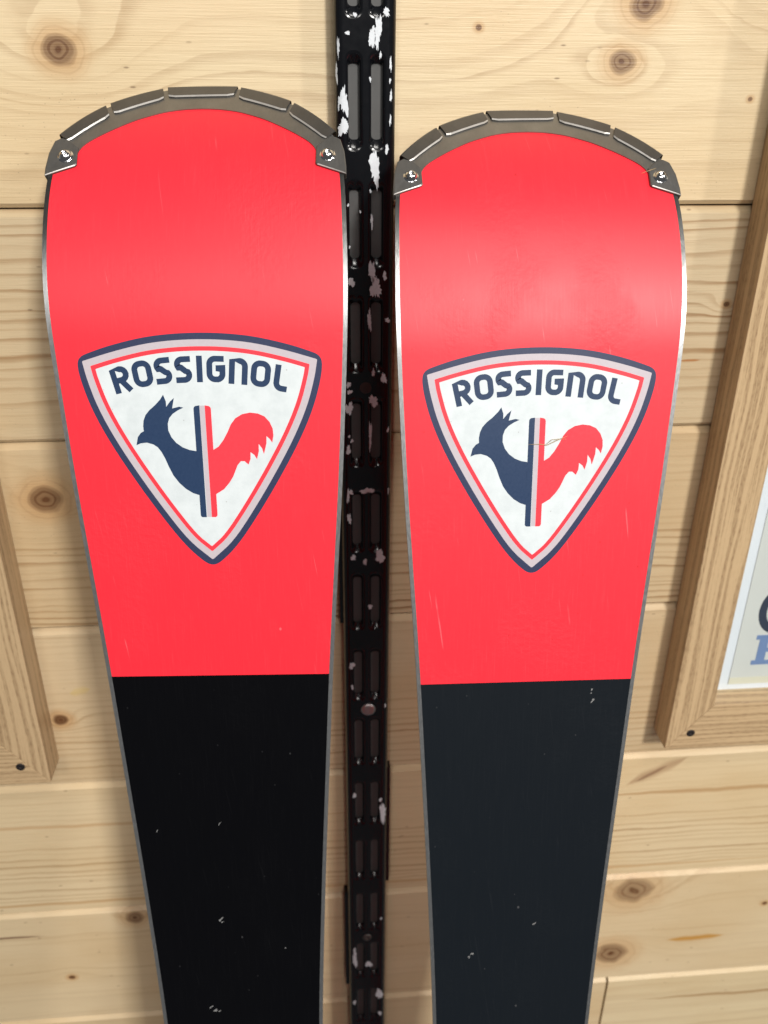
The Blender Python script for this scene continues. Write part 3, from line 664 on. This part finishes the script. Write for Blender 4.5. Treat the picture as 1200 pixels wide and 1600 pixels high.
    flat_poly('white_field', smooth_closed(l3, 2), 0.09, WHT, emb)
    def bar(x0, x1, m, nm, lean):
        r = 0.8
        if lean < 0: p = [(x1, 118.7), (x0+r, 118.5), (x0+0.25, 118.1), (x0, 117.4), (x0, 73.0), (x0+0.3, 72.4), (x0+r, 72.2), (x1, 72.2)]
        else: p = [(x0, 118.7), (x0, 72.2), (x1-r, 72.2), (x1-0.25, 72.5), (x1, 73.2), (x1, 117.3), (x1-0.25, 118.0), (x1-r, 118.4)]
        return flat_poly(nm, p, 0.14, m, emb)
    flat_poly('pale_stripe', [(-1.3, 118.6), (0.7, 118.6), (1.1, 72.3), (-1.1, 72.3)], 0.115, LAV, emb)
    bar(-3.75, -1.35, NAVY, 'navy_bar', -1); bar(0.75, 3.15, REDP, 'red_bar', 1)
    flat_poly('navy_bird_half', NAV, 0.12, NAVY, emb); flat_poly('red_tail_half', REDR, 0.12, REDP, emb)
    for ch, cx, cy, ang in LET:
        ca, sa = math.cos(math.radians(ang)), math.sin(math.radians(ang))
        tr = lambda p: (cx+p[0]*ca-p[1]*sa, cy+p[0]*sa+p[1]*ca)
        v, f = [], []
        for q, line in enumerate(glyph(ch)):
            off = 0.12+0.01*q
            if ch == 'O':
                n = len(line); o_, i_ = [], []
                for i in range(n):
                    a, c = line[i-1] if line[i-1] != line[i] else line[i-2], line[(i+1) % n]
                    t = Vector((c[0]-a[0], c[1]-a[1])).normalized(); o_.append((line[i][0]+t.y*1.15, line[i][1]-t.x*1.15)); i_.append((line[i][0]-t.y*1.15, line[i][1]+t.x*1.15))
                L_, R_ = o_+o_[:1], i_+i_[:1]
            else: L_, R_ = ribbon(line, 2.3)
            b = len(v); n = len(L_)
            for p in L_+R_: pp = tr(p); v.append(Vector((pp[0]*MM, -off*MM, pp[1]*MM)))
            f += [(b+i, b+i+1, b+n+i+1, b+n+i) for i in range(n-1)]
        o = mk('letter', v, f, NAVY, emb, raw=True)
        if sum(p.normal.y*p.area for p in o.data.polygons) > 0: o.data.flip_normals()
    return root

def pose(root, x, y, z, lean, tilt, twist):
    v = Vector((math.sin(tilt)*math.cos(lean), math.sin(lean), math.cos(lean)*math.cos(tilt))).normalized()
    u = Vector((math.cos(twist), math.sin(twist), 0)); u = (u-v*u.dot(v)).normalized(); n = v.cross(u)
    p = W(x, y, z)
    root.matrix_world = Matrix(((u.x, n.x, v.x, p[0]), (u.y, n.y, v.y, p[1]), (u.z, n.z, v.z, p[2]), (0, 0, 0, 1)))
def copy_tree(o, parent=None):
    c = o.copy(); COL.objects.link(c)
    if parent: c.parent = parent
    for ch in list(o.children): copy_tree(ch, c)
    return c
ski = make_ski()
ski2 = copy_tree(ski)
pose(ski, -43.238, 316.397, -241.746, 0.184497, 0.001484, -0.069208)
pose(ski2, 91.547, 310.502, -248.501, 0.203313, 0.007436, -0.026488)
tag(ski, 'red and black ski base up, left of the black slotted upright', 'ski', 'pair of skis leaning on the wall')
tag(ski2, 'red and black ski base up, right of the black slotted upright', 'ski', 'pair of skis leaning on the wall')
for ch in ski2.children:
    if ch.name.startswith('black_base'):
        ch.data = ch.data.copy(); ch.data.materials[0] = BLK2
def scuff(root, u, s, r, seed, sk=0.6):
    lp = blob(u, s, r*0.7, r*1.1, seed, 11, 0.75, sk)
    flat_poly('scuff', lp, 0.03, DUST, root)
for i, (u, s, r) in enumerate([(-7.6, -129, 0.8), (-7.0, -130.6, 0.5), (-15.5, -181.5, 0.7), (-13.3, -183.5, 0.9), (-11.5, -184, 0.5), (-34, -79, 0.4), (-5, -75.5, 0.5), (22.6, -146.3, 0.4)]): scuff(ski, u, s, r, i)
for i, (u, s, r) in enumerate([(29.9, -4.7, 0.5), (29.6, -6.6, 0.35), (30.6, -10.1, 0.8), (9.2, -129.2, 0.7), (-22.3, -147, 0.7), (-20.7, -145.2, 0.8)]): scuff(ski2, u, s, r, 40+i)

# ------------------------------------------------------------------ dry grass stuck on the right ski
STRAW = plain('dry_straw', (0.42, 0.30, 0.15), 0.7)
def straw(root_ski, pts, r, label, sid):
    M = root_ski.matrix_world; v, f = [], []; n = 5
    P = [M @ SP(u, s, o) for u, s, o in pts]; c0 = P[0].copy()
    for i, p in enumerate(P):
        t = (P[min(i+1, len(P)-1)]-P[max(0, i-1)]).normalized(); a = t.cross(Vector((0, 1, 0.2))).normalized(); b = t.cross(a)
        rr = r*(0.35 if i in (0, len(P)-1) else 1)*MM
        v += [p-c0+a*rr*math.cos(6.2832*k/n)+b*rr*math.sin(6.2832*k/n) for k in range(n)]
    for i in range(len(P)-1): f += [(i*n+k, i*n+(k+1) % n, (i+1)*n+(k+1) % n, (i+1)*n+k) for k in range(n)]
    f += [tuple(range(n)), tuple((len(P)-1)*n+k for k in range(n))]
    o = mk('straw', v, f, STRAW); o.location = c0
    tag(o, label, 'straw'); return o
bpy.context.view_layer.update()
straw(ski2, [(-3.5, 107.6, 0.35), (1.0, 107.7, 0.5), (4.0, 107.2, 0.4), (8.0, 109.2, 0.7), (12.5, 111.0, 0.5)], 0.16, 'thin dry straw lying across the emblem of the right-hand ski', 1)
straw(ski2, [(2.8, 106.8, 0.4), (6.0, 109.6, 0.9), (9.0, 109.8, 0.6), (12.0, 109.6, 0.5)], 0.12, 'short forked straw over the red tail on the right-hand ski', 2)
straw(ski2, [(43.6, 219.6, 0.6), (46.5, 220.3, 1.5), (49.5, 221.2, 1.8)], 0.15, 'tiny straw caught beside the upper right rivet of the right-hand ski', 3)
